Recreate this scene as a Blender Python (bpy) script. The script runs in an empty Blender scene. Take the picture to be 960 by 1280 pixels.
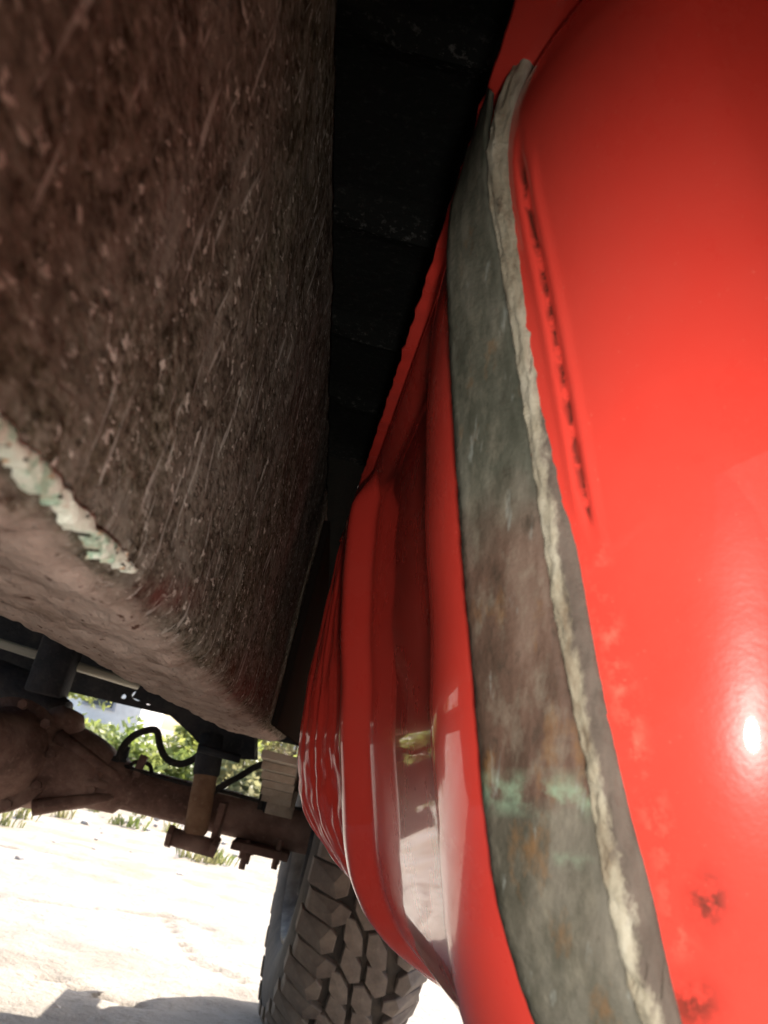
import bpy, bmesh, math, random
from mathutils import Vector, Matrix, noise
random.seed(7)
C = bpy.context.scene.collection
R_ = math.radians
H = 0.51                                   # camera height above the ground

# ------------------------------------------------------------------ camera
PITCH, ROLL, F = R_(18.0), R_(13.3), 1004.0
right0 = Vector((1, 0, 0)); fwd0 = Vector((0, math.cos(PITCH), math.sin(PITCH))); up0 = Vector((0, -math.sin(PITCH), math.cos(PITCH)))
cr, sr = math.cos(ROLL), math.sin(ROLL)
IX = right0*cr + up0*sr
IY = up0*cr - right0*sr
camd = bpy.data.cameras.new('camera'); cam = bpy.data.objects.new('camera', camd); C.objects.link(cam)
M = Matrix((IX, IY, -fwd0)).transposed().to_4x4(); M.translation = Vector((0, 0, H)); cam.matrix_world = M
camd.sensor_fit = 'VERTICAL'; camd.sensor_height = 36.0; camd.lens = 36.0*F/1280.0
camd.clip_start = 0.005; camd.clip_end = 2000
camd.dof.use_dof = True; camd.dof.focus_distance = 0.42; camd.dof.aperture_fstop = 24.0
sc = bpy.context.scene; sc.camera = cam

def P(px, py, Y):                          # a measured direction taken out to a distance Y (metres ahead)
    d = fwd0*F + IX*(px-480) - IY*(py-640)
    d = d*(Y/d.y)
    return Vector((d.x, d.y, d.z+H))
def proj(v):
    d = Vector(v) - Vector((0, 0, H)); f = d.dot(fwd0)
    if f <= 1e-5: return (-9999, -9999)
    return (480+F*d.dot(IX)/f, 640-F*d.dot(IY)/f)

# ------------------------------------------------------------------ sky, sun, exposure
SUN_AZ, SUN_EL = R_(30), R_(42)
w = bpy.data.worlds.new('World'); sc.world = w; w.use_nodes = True
nt = w.node_tree; nt.nodes.clear()
o_ = nt.nodes.new('ShaderNodeOutputWorld'); b_ = nt.nodes.new('ShaderNodeBackground'); s_ = nt.nodes.new('ShaderNodeTexSky')
s_.sky_type = 'NISHITA'; s_.sun_disc = False; s_.sun_elevation = SUN_EL; s_.sun_rotation = SUN_AZ; s_.dust_density = 2.5
nt.links.new(s_.outputs[0], b_.inputs[0]); b_.inputs[1].default_value = 0.15; nt.links.new(b_.outputs[0], o_.inputs[0])
sd = bpy.data.lights.new('sun', 'SUN'); sd.energy = 4.2; sd.angle = R_(0.5); sd.color = (1, .93, .83)
so = bpy.data.objects.new('sun', sd); C.objects.link(so)
sv = Vector((math.sin(SUN_AZ)*math.cos(SUN_EL), math.cos(SUN_AZ)*math.cos(SUN_EL), math.sin(SUN_EL)))
so.rotation_euler = sv.to_track_quat('Z', 'Y').to_euler(); so.location = sv*30
# the phone's lit flash, whose mirror image shows as the white spot on the red tank
fl = bpy.data.lights.new('phone_flash', 'SPOT'); fl.spot_size = R_(97); fl.spot_blend = 1.0; fl.energy = 1.05; fl.shadow_soft_size = 0.008; fl.color = (1, .95, .88)
fo = bpy.data.objects.new('phone_flash', fl); C.objects.link(fo); fo.location = (0.014, -0.004, H-0.03)
fo.rotation_euler = (P(640, 800, 1)-Vector((0, 0, H))).to_track_quat('-Z', 'Y').to_euler()
vs = sc.view_settings; vs.view_transform = 'Standard'; vs.look = 'None'; vs.exposure = 1.8; vs.gamma = 1; vs.use_curve_mapping = False

# ------------------------------------------------------------------ materials
def mat(name, base, rough=.6, metal=0., coat=0., spec=.5):
    m = bpy.data.materials.new(name); m.use_nodes = True
    b = m.node_tree.nodes['Principled BSDF']
    b.inputs['Base Color'].default_value = (*base, 1); b.inputs['Roughness'].default_value = rough
    b.inputs['Metallic'].default_value = metal; b.inputs['Coat Weight'].default_value = coat; b.inputs['Coat Roughness'].default_value = .03
    b.inputs['Specular IOR Level'].default_value = spec
    return m
class NG:
    def __init__(s, m): s.t = m.node_tree; s.n = s.t.nodes; s.b = s.n['Principled BSDF']
    def new(s, ty, **k):
        x = s.n.new(ty)
        for a, v in k.items(): setattr(x, a, v)
        return x
    def link(s, a, b): s.t.links.new(a, b)
    def coord(s, scale=(1, 1, 1), rot=(0, 0, 0)):
        tc = s.new('ShaderNodeTexCoord'); mp = s.new('ShaderNodeMapping')
        mp.inputs['Scale'].default_value = scale; mp.inputs['Rotation'].default_value = rot
        s.link(tc.outputs['Object'], mp.inputs['Vector']); return mp.outputs[0]
    def noise(s, vec, scale, detail=6, rough=.6, dist=0):
        x = s.new('ShaderNodeTexNoise'); s.link(vec, x.inputs['Vector'])
        x.inputs['Scale'].default_value = scale; x.inputs['Detail'].default_value = detail
        x.inputs['Roughness'].default_value = rough; x.inputs['Distortion'].default_value = dist
        return x.outputs['Fac']
    def voro(s, vec, scale, feature='F1', out='Distance', rand=1):
        x = s.new('ShaderNodeTexVoronoi', feature=feature); s.link(vec, x.inputs['Vector']); x.inputs['Scale'].default_value = scale
        x.inputs['Randomness'].default_value = rand
        return x.outputs[out]
    def ramp(s, fac, stops):
        r = s.new('ShaderNodeValToRGB'); e = r.color_ramp.elements
        while len(e) < len(stops): e.new(.5)
        for q, (p, c) in zip(e, stops):
            q.position = p; q.color = (c, c, c, 1) if isinstance(c, (int, float)) else (*c, 1)
        s.link(fac, r.inputs[0]); return r.outputs[0]
    def mix(s, f, a, b, mode='MIX'):
        x = s.new('ShaderNodeMix', data_type='RGBA', blend_type=mode)
        for v, i in ((f, 0), (a, 6), (b, 7)):
            if isinstance(v, (int, float)): x.inputs[i].default_value = v if i == 0 else (v, v, v, 1)
            elif isinstance(v, tuple): x.inputs[i].default_value = (*v, 1)
            else: s.link(v, x.inputs[i])
        return x.outputs[2]
    def math(s, op, a, b=0.):
        x = s.new('ShaderNodeMath', operation=op)
        for v, i in ((a, 0), (b, 1)):
            if isinstance(v, (int, float)): x.inputs[i].default_value = v
            else: s.link(v, x.inputs[i])
        return x.outputs[0]
    def attr(s, name):
        a = s.new('ShaderNodeAttribute', attribute_name=name); return a.outputs['Fac']
    def bump(s, h, strength=.3, dist=.01, prev=None):
        x = s.new('ShaderNodeBump'); x.inputs['Strength'].default_value = strength; x.inputs['Distance'].default_value = dist
        s.link(h, x.inputs['Height'])
        if prev is not None: s.link(prev, x.inputs['Normal'])
        s.link(x.outputs[0], s.b.inputs['Normal']); return x.outputs[0]
    def col(s, c): s.link(c, s.b.inputs['Base Color'])
    def rough(s, c): s.link(c, s.b.inputs['Roughness'])

# red tank paint, with scuffs (dark), rubbed pale dirt and rusty spots kept as vertex data
m_red = mat('red_gloss_paint', (.5, .012, .008), .30, coat=.75, spec=.10)
m_red.node_tree.nodes['Principled BSDF'].inputs['Coat IOR'].default_value = 1.42
g = NG(m_red); v = g.coord()
sp = g.ramp(g.noise(v, 900, 2), [(.70, 0), (.76, 1)])
c = g.mix(g.math('MULTIPLY', sp, .15), (.62, .045, .031), (.75, .35, .25))
sc1 = g.math('MULTIPLY', g.attr('scuff'), g.ramp(g.noise(v, 120, 6, .7), [(.40, 0), (.52, 1)]))
ds1 = g.math('MULTIPLY', g.attr('dust'), g.ramp(g.noise(v, 130, 8, .7), [(.50, 0), (.75, .7)]))
rs1 = g.math('MULTIPLY', g.attr('rust'), g.ramp(g.noise(v, 120, 7, .7), [(.40, 0), (.54, 1)]))
film = g.math('MULTIPLY', g.ramp(g.noise(v, 18, 8, .65), [(.42, 0), (.75, .07)]), 1.0)
c = g.mix(film, c, (.55, .20, .15))
c = g.mix(ds1, c, (.6, .22, .15)); c = g.mix(rs1, c, (.10, .02, .012)); c = g.mix(sc1, c, (.03, .012, .008)); g.col(c)
g.rough(g.math('ADD', g.math('MULTIPLY', g.math('ADD', g.math('ADD', ds1, rs1), g.math('ADD', sc1, film)), .30), .27))
g.bump(g.math('ADD', g.math('MULTIPLY', g.noise(v, 700, 2), .35), g.noise(v, 60, 2)), .05, .002)

# brown, stone-chipped chassis steel; attribute "under" = paler tan tone on the underside
m_rail = mat('chassis_brown', (.06, .03, .02), .75, spec=0.0)
g = NG(m_rail); v = g.coord(); vs_ = g.coord((1, .42, .62), (R_(6), 0, 0))
n1 = g.noise(vs_, 42, 8, .7); n2 = g.noise(vs_, 240, 5, .65); n3 = g.noise(v, 9, 3)
c = g.ramp(n1, [(.30, (.034, .027, .021)), (.46, (.076, .063, .050)), (.60, (.12, .102, .084)), (.76, (.19, .172, .15))])
c = g.mix(g.ramp(n3, [(.42, 0), (.62, .8)]), c, (.066, .056, .036))
c = g.mix(g.ramp(n2, [(.5, 0), (.68, .55)]), c, (.15, .11, .088))
c = g.mix(g.ramp(n2, [(.30, .7), (.42, 0)]), c, (.016, .009, .006))
fg = g.noise(g.coord((1, .42, .9), (R_(6), 0, 0)), 480, 4, .7)
c = g.mix(g.ramp(fg, [(.5, 0), (.64, .75)]), c, (.19, .168, .14)); c = g.mix(g.ramp(fg, [(.36, .85), (.48, 0)]), c, (.016, .012, .008))
bg = g.noise(g.coord((1, .5, .9)), 62, 6, .7, .5)
c = g.mix(g.ramp(bg, [(.52, 0), (.62, .55)]), c, (.18, .162, .14)); c = g.mix(g.ramp(bg, [(.34, .7), (.44, 0)]), c, (.028, .02, .014))
spk = g.noise(g.coord((1, .42, .8), (R_(6), 0, 0)), 420, 4, .6, .3)
spm = g.math('MULTIPLY', g.ramp(spk, [(.60, 0), (.65, 1)]), g.ramp(g.noise(v, 34, 4), [(.38, .25), (.54, 1)]))
c = g.mix(g.math('MULTIPLY', spm, .8), c, (.48, .44, .39))
stn = g.noise(g.coord((1, 1.0, .13), (R_(24), 0, 0)), 190, 4, .6)
stm = g.math('MULTIPLY', g.ramp(stn, [(.60, 0), (.64, 1)]), g.ramp(g.noise(v, 17, 3), [(.42, 0), (.52, 1)]))
c = g.mix(g.math('MULTIPLY', stm, .75), c, (.34, .32, .29))
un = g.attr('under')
mud = g.ramp(g.noise(g.coord((2, .6, 1)), 40, 8, .65), [(.33, (.19, .14, .115)), (.46, (.30, .23, .195)), (.7, (.37, .295, .255))])  # mottled paler tan colours for the underside
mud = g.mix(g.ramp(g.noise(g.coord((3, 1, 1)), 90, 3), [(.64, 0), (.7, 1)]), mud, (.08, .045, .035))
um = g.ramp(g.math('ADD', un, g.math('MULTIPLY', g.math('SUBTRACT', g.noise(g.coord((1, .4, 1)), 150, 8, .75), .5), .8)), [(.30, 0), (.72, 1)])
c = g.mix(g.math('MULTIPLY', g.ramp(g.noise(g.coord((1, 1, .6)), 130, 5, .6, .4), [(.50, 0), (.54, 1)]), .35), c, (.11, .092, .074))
c = g.mix(um, c, mud)  # mud = the mottled paler tan colours of the underside
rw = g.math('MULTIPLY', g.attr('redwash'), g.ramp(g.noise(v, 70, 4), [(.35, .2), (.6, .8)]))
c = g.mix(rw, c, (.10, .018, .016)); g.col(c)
g.rough(g.ramp(n2, [(.3, .62), (.7, .95)]))
bp = g.bump(g.math('ADD', n2, g.math('MULTIPLY', n1, .8)), .55, .0016)
bp = g.bump(um, .25, .0008, bp)
flk = g.ramp(g.noise(g.coord((1, .5, .9)), 130, 5, .6, .4), [(.50, 0), (.54, 1)])
bp = g.bump(flk, .45, .0012, bp)
g.bump(spm, .5, .001, bp)

m_flake = mat('peeling_green_paint', (.3, .4, .3), .5)
g = NG(m_flake); v = g.coord()
c = g.ramp(g.noise(v, 95, 6, .7), [(.30, (.20, .12, .08)), (.38, (.40, .40, .30)), (.44, (.25, .40, .29)), (.49, (.62, .66, .55)), (.64, (.66, .67, .58)), (.71, (.24, .46, .37))])
c = g.mix(g.ramp(g.noise(v, 210, 3), [(.62, 0), (.68, 1)]), c, (.50, .26, .10)); g.col(c)
g.bump(g.noise(v, 260, 6, .7), .8, .003)

m_strap = mat('weathered_strap_steel', (.13, .13, .11), .7, metal=.0, spec=.2)
g = NG(m_strap); v = g.coord(); vl = g.coord((1, 1, .16))
n1 = g.noise(vl, 70, 7, .68); n2 = g.noise(v, 22, 4); n4 = g.noise(g.coord((1, 1, .4)), 190, 6, .7)
gz = g.new('ShaderNodeSeparateXYZ'); g.link(g.coord(), gz.inputs[0])
zf = g.math('ADD', g.math('MULTIPLY', g.math('SUBTRACT', gz.outputs[2], H+.005), 9.0), g.math('MULTIPLY', n2, .7))
c = g.ramp(n1, [(.32, (.032, .034, .024)), (.5, (.066, .066, .050)), (.66, (.115, .110, .088)), (.8, (.16, .155, .13))])
cb = g.ramp(n1, [(.32, (.035, .020, .013)), (.5, (.085, .048, .034)), (.66, (.13, .085, .064)), (.8, (.18, .14, .115))])
c = g.mix(g.ramp(zf, [(.0, .1), (.28, .25), (.36, .95), (.75, .9), (1.0, .0)]), c, cb)
c = g.mix(g.ramp(n4, [(.5, 0), (.72, .45)]), c, (.19, .17, .13)); c = g.mix(g.ramp(n4, [(.28, .7), (.42, 0)]), c, (.022, .018, .012))
c = g.mix(g.ramp(g.noise(g.coord((1, 1, .4)), 75, 6, .65), [(.56, 0), (.68, .7)]), c, (.15, .075, .026))
c = g.mix(g.ramp(g.noise(g.coord((1.3, 1.3, .10), (R_(3), R_(3), 0)), 170, 4), [(.62, 0), (.72, .6)]), c, (.22, .235, .215))
ga = g.math('MULTIPLY', g.attr('green'), g.ramp(g.noise(v, 110, 5), [(.42, 0), (.6, 1)]))
c = g.mix(g.math('MULTIPLY', ga, .8), c, (.19, .28, .19)); g.col(c)
g.bump(g.math('ADD', n1, g.noise(v, 600, 3)), .3, .0012)
m_pad = mat('perished_rubber_pad', (.3, .28, .22), .85)
g = NG(m_pad); v = g.coord(); vl = g.coord((1, 1, .3))
n1 = g.noise(vl, 130, 6, .65)
rim = g.attr('edge')
c = g.ramp(n1, [(.32, (.13, .095, .06)), (.45, (.24, .21, .15)), (.62, (.34, .31, .24)), (.75, (.42, .40, .33))])
cb = g.ramp(n1, [(.3, (.06, .045, .034)), (.7, (.125, .095, .076))])
c = g.mix(g.ramp(g.math('ADD', rim, g.math('MULTIPLY', g.math('SUBTRACT', g.noise(g.coord((1, 1, .5)), 210, 7, .75), .5), 1.3)), [(.36, 0), (.60, 1)]), c, cb)
ck = g.ramp(g.noise(g.coord((1, 1, .12)), 160, 5, .7, .6), [(.30, 0), (.36, 1), (.62, 1), (.66, .3), (.70, 1)])
c = g.mix(g.math('SUBTRACT', .75, g.math('MULTIPLY', ck, .75)), c, (.11, .085, .06)); g.col(c)
g.bump(g.math('ADD', g.math('MULTIPLY', ck, .7), g.noise(v, 220, 6, .7)), .8, .0014)

m_floor = mat('black_underseal', (.012, .012, .011), .9, spec=0.)
g = NG(m_floor); v = g.coord()
c = g.mix(g.math('MULTIPLY', g.ramp(g.noise(v, 240, 5, .7), [(.55, 0), (.7, 1)]), g.math('ADD', g.attr('ridge'), .12)), (.011, .0115, .0105), (.11, .105, .098)); g.col(c)
g.bump(g.noise(v, 180, 6), .6, .003)

def rusty(name, a, b, d, rough=.75, s=1.0):
    m = mat(name, a, rough, spec=.15); g = NG(m); v = g.coord()
    n = g.noise(v, 14*s, 6, .65)
    c = g.ramp(n, [(.32, a), (.5, b), (.7, d)])
    c = g.mix(g.ramp(g.noise(v, 90*s, 5), [(.56, 0), (.68, .6)]), c, d); g.col(c)
    g.bump(g.noise(v, 120*s, 6), .5, .004)
    return m
m_axle = rusty('rusty_axle_casting', (.10, .056, .044), (.18, .105, .083), (.27, .175, .14))
m_shock = rusty('dusty_brown_shock', (.16, .085, .05), (.24, .14, .085), (.30, .20, .13))
m_dark = rusty('dark_chassis_paint', (.018, .019, .022), (.03, .03, .034), (.06, .055, .052))
m_leaf = rusty('dusty_spring_steel', (.22, .17, .13), (.34, .28, .22), (.42, .36, .30))
m_hose = rusty('black_rubber_hose', (.02, .018, .016), (.035, .03, .028), (.06, .05, .045))
m_rail_shade = mat('rail_shade_brown', (.014, .010, .008), .9, spec=0.)  # near-black colour standing in for shade on the far rail
m_pipe = mat('pale_pipe', (.42, .40, .32), .45)
m_steel = mat('bare_rim_steel', (.45, .44, .43), .6, metal=0., spec=.15)
g = NG(m_steel); v = g.coord(); g.col(g.ramp(g.noise(v, 25, 5), [(.35, (.05, .042, .036)), (.6, (.14, .125, .11))])); g.bump(g.noise(v, 90, 4), .2, .002)
m_rub = mat('tyre_rubber', (.05, .045, .04), .8)
g = NG(m_rub); v = g.coord()
c = g.ramp(g.noise(v, 22, 7, .65), [(.3, (.065, .048, .038)), (.5, (.115, .087, .070)), (.72, (.18, .14, .11))])
g.col(c); g.bump(g.noise(v, 150, 6), .4, .003)
m_groove = mat('tyre_groove_rubber', (.028, .024, .02), .85)
g = NG(m_groove); v = g.coord(); g.col(g.ramp(g.noise(v, 30, 6), [(.35, (.018, .015, .013)), (.65, (.05, .038, .03))])); g.bump(g.noise(v, 120, 5), .5, .003)

m_ground = mat('worn_concrete', (.4, .37, .33), .9)
g = NG(m_ground); v = g.coord()
n1 = g.noise(v, 2.2, 8, .6); n2 = g.noise(v, 45, 6, .7)
c = g.ramp(n1, [(.3, (.20, .17, .14)), (.5, (.31, .275, .235)), (.7, (.42, .38, .33))])
c = g.mix(g.ramp(n2, [(.50, 0), (.68, .8)]), c, (.20, .165, .13))
c = g.mix(g.math('MULTIPLY', g.attr('crack'), .9), c, (.08, .06, .045))
c = g.mix(g.math('MULTIPLY', g.attr('soil'), g.ramp(g.noise(v, 6, 6), [(.4, 0), (.6, 1)])), c, (.24, .19, .13)); g.col(c)
bp = g.bump(g.math('ADD', n2, g.noise(v, 14, 6)), .7, .012)
g.bump(g.noise(v, 160, 3), .5, .004, bp)
m_stone = mat('pale_stone', (.38, .33, .28), .9)
g = NG(m_stone); v = g.coord(); g.col(g.ramp(g.noise(v, 30, 5), [(.35, (.32, .26, .22)), (.65, (.5, .45, .4))]))
def leafmat(name, c1, c2):
    m = mat(name, c1, .5); g = NG(m); v = g.coord()
    c = g.ramp(g.noise(v, 3.2, 3), [(.35, c1), (.65, c2)]); g.col(c)
    tr = g.new('ShaderNodeBsdfTranslucent'); g.link(c, tr.inputs[0])
    mx = g.new('ShaderNodeMixShader'); mx.inputs[0].default_value = .5
    out = g.n['Material Output']; g.link(g.b.outputs[0], mx.inputs[1]); g.link(tr.outputs[0], mx.inputs[2]); g.link(mx.outputs[0], out.inputs[0])
    return m
m_leafs = [leafmat('leaf_yellow_green', (.27, .30, .07), (.38, .38, .12)), leafmat('leaf_mid_green', (.18, .23, .05), (.28, .30, .10)), leafmat('leaf_dusty', (.27, .27, .12), (.36, .32, .18))]
m_grass = leafmat('dry_grass', (.13, .16, .045), (.22, .20, .09))
m_bark = rusty('bark', (.07, .05, .035), (.12, .09, .06), (.18, .14, .10), s=.6)
m_wall = mat('pale_plaster', (.55, .56, .58), .85)
g = NG(m_wall); v = g.coord(); g.col(g.ramp(g.noise(v, 3, 6), [(.35, (.62, .60, .57)), (.65, (.80, .78, .75))]))
m_roof = mat('grey_roof_sheet', (.30, .31, .34), .5); m_glass = mat('window_glass', (.05, .06, .07), .1)

# ------------------------------------------------------------------ mesh helpers
def mesh_obj(name, verts, faces, m, parent=None, smooth=True, attrs=None):
    me = bpy.data.meshes.new(name); me.from_pydata([tuple(v) for v in verts], [], faces); me.update()
    if smooth: me.polygons.foreach_set('use_smooth', [True]*len(me.polygons))
    me.materials.append(m)
    for k, vals in (attrs or {}).items():
        a = me.attributes.new(k, 'FLOAT', 'POINT'); a.data.foreach_set('value', vals)
    o = bpy.data.objects.new(name, me); C.objects.link(o)
    if parent is not None:
        o.parent = parent
        t = parent; off = Vector((0, 0, 0))
        while t is not None: off += t.location; t = t.parent
        me.transform(Matrix.Translation(-off))           # all coordinates are given in world space
    return o
class MB:
    def __init__(s): s.v = []; s.f = []
    def add(s, V, Fc):
        n = len(s.v); s.v += [Vector(p) for p in V]; s.f += [tuple(i+n for i in q) for q in Fc]; return s
    def grid(s, rows, cu=False, cv=False):
        nu = len(rows); nv = len(rows[0]); V = [p for r in rows for p in r]; Fc = []
        for i in range(nu if cu else nu-1):
            for j in range(nv if cv else nv-1):
                a, b = i*nv+j, i*nv+(j+1) % nv; i2 = (i+1) % nu
                Fc.append((a, b, i2*nv+(j+1) % nv, i2*nv+j))
        return s.add(V, Fc)
    def tube(s, pts, r, n=12, cap=True):
        pts = [Vector(p) for p in pts]; rr = r if isinstance(r, (list, tuple)) else [r]*len(pts); rows = []
        t0 = (pts[1]-pts[0]).normalized(); u = t0.orthogonal().normalized()
        for i, p in enumerate(pts):
            t = (pts[min(i+1, len(pts)-1)]-pts[max(i-1, 0)]).normalized()
            u = (u - t*u.dot(t)).normalized(); w_ = t.cross(u)
            rows.append([p+(u*math.cos(k*2*math.pi/n)+w_*math.sin(k*2*math.pi/n))*rr[i] for k in range(n)])
        base = len(s.v); s.grid(rows, cv=True)
        if cap:
            s.f.append(tuple(base+k for k in range(n))[::-1]); L = base+(len(rows)-1)*n; s.f.append(tuple(L+k for k in range(n)))
        return s
    def box(s, c, size, rot=None, bev=.15):
        c = Vector(c); hx, hy, hz = [q/2 for q in size]; b = min(hx, hy, hz)*bev; bm = bmesh.new()
        bmesh.ops.create_cube(bm, size=2)
        for q in bm.verts: q.co = Vector((q.co.x*hx, q.co.y*hy, q.co.z*hz))
        if b > 0: bmesh.ops.bevel(bm, geom=bm.edges[:], offset=b, segments=1, affect='EDGES')
        mt = rot.to_matrix() if rot is not None else Matrix.Identity(3)
        V = [mt @ q.co + c for q in bm.verts]; bm.verts.index_update(); Fc = [tuple(q.index for q in f.verts) for f in bm.faces]; bm.free()
        return s.add(V, Fc)
    def build(s, name, m, parent=None, smooth=True, attrs=None): return mesh_obj(name, s.v, s.f, m, parent, smooth, attrs)
def smooth_path(pts, n=8):
    pts = [Vector(p) for p in pts]; q = [pts[0]*2-pts[1]]+pts+[pts[-1]*2-pts[-2]]; out = []
    for i in range(1, len(q)-2):
        for k in range(n):
            t = k/n; a, b, c, d = q[i-1], q[i], q[i+1], q[i+2]
            out.append(.5*((2*b)+(c-a)*t+(2*a-5*b+4*c-d)*t*t+(3*b-a-3*c+d)*t**3))
    out.append(pts[-1]); return out
def lerp_tab(tab, x):
    if x <= tab[0][0]: return tab[0][1]
    for (a, va), (b, vb) in zip(tab, tab[1:]):
        if x <= b: return va+(vb-va)*(x-a)/(b-a)
    return tab[-1][1]
def smooth_tab(tab, x, r=.006):
    return sum(lerp_tab(tab, x+k*r) for k in (-1, -.5, 0, .5, 1))/5
def nz(x, y=0, z=0): return noise.noise(Vector((x, y, z)))
def empty(name, loc, label=None, cat=None, group=None, parent=None):
    o = bpy.data.objects.new(name, None); C.objects.link(o); o.location = loc
    if parent: o.parent = parent; o.location = Vector(loc)-parent.location
    o.empty_display_size = .1
    tag(o, label, cat, group); return o
def tag(o, label=None, cat=None, group=None, kind=None):
    for k, v_ in (('label', label), ('category', cat), ('group', group), ('kind', kind)):
        if v_: o[k] = v_

# ------------------------------------------------------------------ ground
def axis(dense0, dense1, step, far):
    a = [dense0+i*step for i in range(int((dense1-dense0)/step)+1)]
    d = step; x = a[-1]
    while x < far: d *= 1.25; x += d; a.append(x)
    d = step; x = a[0]
    while x > -far: d *= 1.25; x -= d; a.insert(0, x)
    return a
gx = axis(-2.4, 1.4, .022, 300); gy = axis(1.35, 5.2, .022, 300)
def gp(px, py):
    d = fwd0*F + IX*(px-480) - IY*(py-640); d *= -H/d.z
    return Vector((d.x, d.y))
cracks = [[gp(-60, 1116), gp(0, 1122), gp(90, 1137), gp(150, 1143), gp(212, 1150), gp(260, 1168)],
          [gp(-60, 1195), gp(0, 1212), gp(60, 1228), gp(110, 1246), gp(135, 1258), gp(190, 1268)],
          [gp(100, 1008), gp(128, 1020), gp(150, 1030)], [gp(200, 1145), gp(240, 1205), gp(300, 1235)],
          [gp(-40, 1050), gp(20, 1065), gp(90, 1075)], [gp(520, 1232), gp(575, 1225), gp(640, 1222)]]
def dseg(p, a, b):
    ab = b-a; t = max(0, min(1, (p-a).dot(ab)/max(ab.length_squared, 1e-9))); return (p-a-ab*t).length
gv, gf, ga_, gs_ = [], [], [], []
for y in gy:
    for x in gx:
        near = -2.5 < x < 1.5 and 1.3 < y < 5.3
        z = .012*nz(x*1.1, y*1.1)+(.03*nz(x*.2, y*.2, 3) if abs(x)+abs(y) < 60 else 0); cv = 0
        if near:
            z += .006*nz(x*6, y*6, 1)+.005*nz(x*17, y*17, 2)
            p = Vector((x+.03*nz(x*5, y*5, 7), y+.05*nz(x*5, y*5, 9)))
            d = min(dseg(p, a, b) for cr_ in cracks for a, b in zip(cr_, cr_[1:]))
            k = max(0, 1-d/(.013+.008*nz(x*9, y*9, 4))); cv = k; z -= .016*k**1.2
            d2 = [dseg(p, a, b) for a, b in zip(cracks[1], cracks[1][1:])]
            if y > 1.6: z += .0
        gv.append((x, y, z)); ga_.append(cv); gs_.append(1.0 if y > 3.2 or y < 1.0 else max(0, (y-2.2)))
W = len(gx)
for j in range(len(gy)-1):
    for i in range(W-1): gf.append((j*W+i, j*W+i+1, (j+1)*W+i+1, (j+1)*W+i))
ground = mesh_obj('ground', gv, gf, m_ground, attrs={'crack': ga_, 'soil': gs_}); tag(ground, 'pale sunlit broken concrete yard with cracks and loose stones', kind='structure')

# loose stones and grass: nobody could count them
mb = MB()
ico = bmesh.new(); bmesh.ops.create_icosphere(ico, subdivisions=1, radius=1); iv = [q.co.copy() for q in ico.verts]; if_ = [tuple(q.index for q in f.verts) for f in ico.faces]; ico.free()
for k in range(300):
    x, y = random.uniform(-1.9, .9), 1.5+random.random()**1.6*4.5
    s = .006+.02*random.random()**4; q = Matrix.Rotation(random.random()*6, 3, 'Z')
    mb.add([q @ Vector((p.x*s*random.uniform(.8, 1.3), p.y*s, p.z*s*.6))+Vector((x, y, s*.12+.012*nz(x*1.1, y*1.1))) for p in iv], if_)
gr = mb.build('gravel', m_stone, smooth=False); tag(gr, 'small loose stones scattered over the pale concrete', kind='stuff')
mb = MB()
tufts = [gp(px, py) for px, py in ((55, 1012), (30, 1022), (75, 1020), (150, 1030), (165, 1034), (255, 1078), (235, 1074), (275, 1080), (262, 1072), (340, 1062), (352, 1068), (5, 1030), (215, 1040), (120, 1012))]
spots = [(p.x, p.y, 26, .05) for p in tufts]
for k in range(240):
    spots.append((random.uniform(-4.5, 3.5), random.uniform(5.2, 9.0), 10, .10))
for (x, y, n, hgt) in spots:
    for i in range(n):
        a = random.random()*6.28; r = random.random()*.07; h = hgt*random.uniform(.4, 1.2); wv = .004+.002*(y > 5)
        bx, by = x+r*math.cos(a), y+r*math.sin(a); l = h*.6; a2 = random.random()*6.28
        dx, dy = math.cos(a2), math.sin(a2)
        mb.add([(bx-dy*wv, by+dx*wv, -.02), (bx+dy*wv, by-dx*wv, -.02), (bx+dx*l*.4+dy*wv*.7, by+dy*l*.4-dx*wv*.7, h*.7), (bx+dx*l, by+dy*l, h)], [(0, 1, 2), (0, 2, 3)])
gs = mb.build('grass', m_grass, smooth=False); tag(gs, 'sparse yellow green grass tufts growing between the slabs', kind='stuff')

# ------------------------------------------------------------------ the vehicle
truck = empty('off_road_vehicle', (0, 1.8, 0), 'red off road vehicle seen from underneath, with its fuel tank, chassis rail and rear axle', 'vehicle')

# ---- chassis rail (brown box section, x -0.053 is its outer face)
XR, WR = -.053, .072
def rail_z(y):
    b = H+.0255-.0125*max(0, min(1.2, (y-.1)/.85))
    k = max(0, y-.93)
    kick = 0 if k == 0 else .05*(1-math.cos(min(1, k/.55)*math.pi))/2
    return b+kick
def rail_section(y):
    b = rail_z(y); t = b+.2105 if y < .93 else b+.2105
    r = .013; pts = []
    for k in range(46): pts.append((XR, t-(t-b-r)*k/45))
    for k in range(1, 9):
        a = k/8*math.pi/2; pts.append((XR-r+r*math.cos(a), b+r-r*math.sin(a)))
    for k in range(1, 15): pts.append((XR-r-(WR-2*r)*k/14, b))
    for k in range(1, 7):
        a = k/6*math.pi/2; pts.append((XR-WR+r-r*math.sin(a), b+r-r*math.cos(a)))
    for k in range(1, 5): pts.append((XR-WR, b+r+(t-b-r)*k/4))
    return pts
ys = [-2.0, -1.2, -.7, -.5, -.4, -.3]+[-.2+.05*i for i in range(5)]+[.05+.004*i for i in range(235)]+[.99+.02*i for i in range(45)]+[2.0, 2.05]
rows, under, rwash = [], [], []
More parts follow.
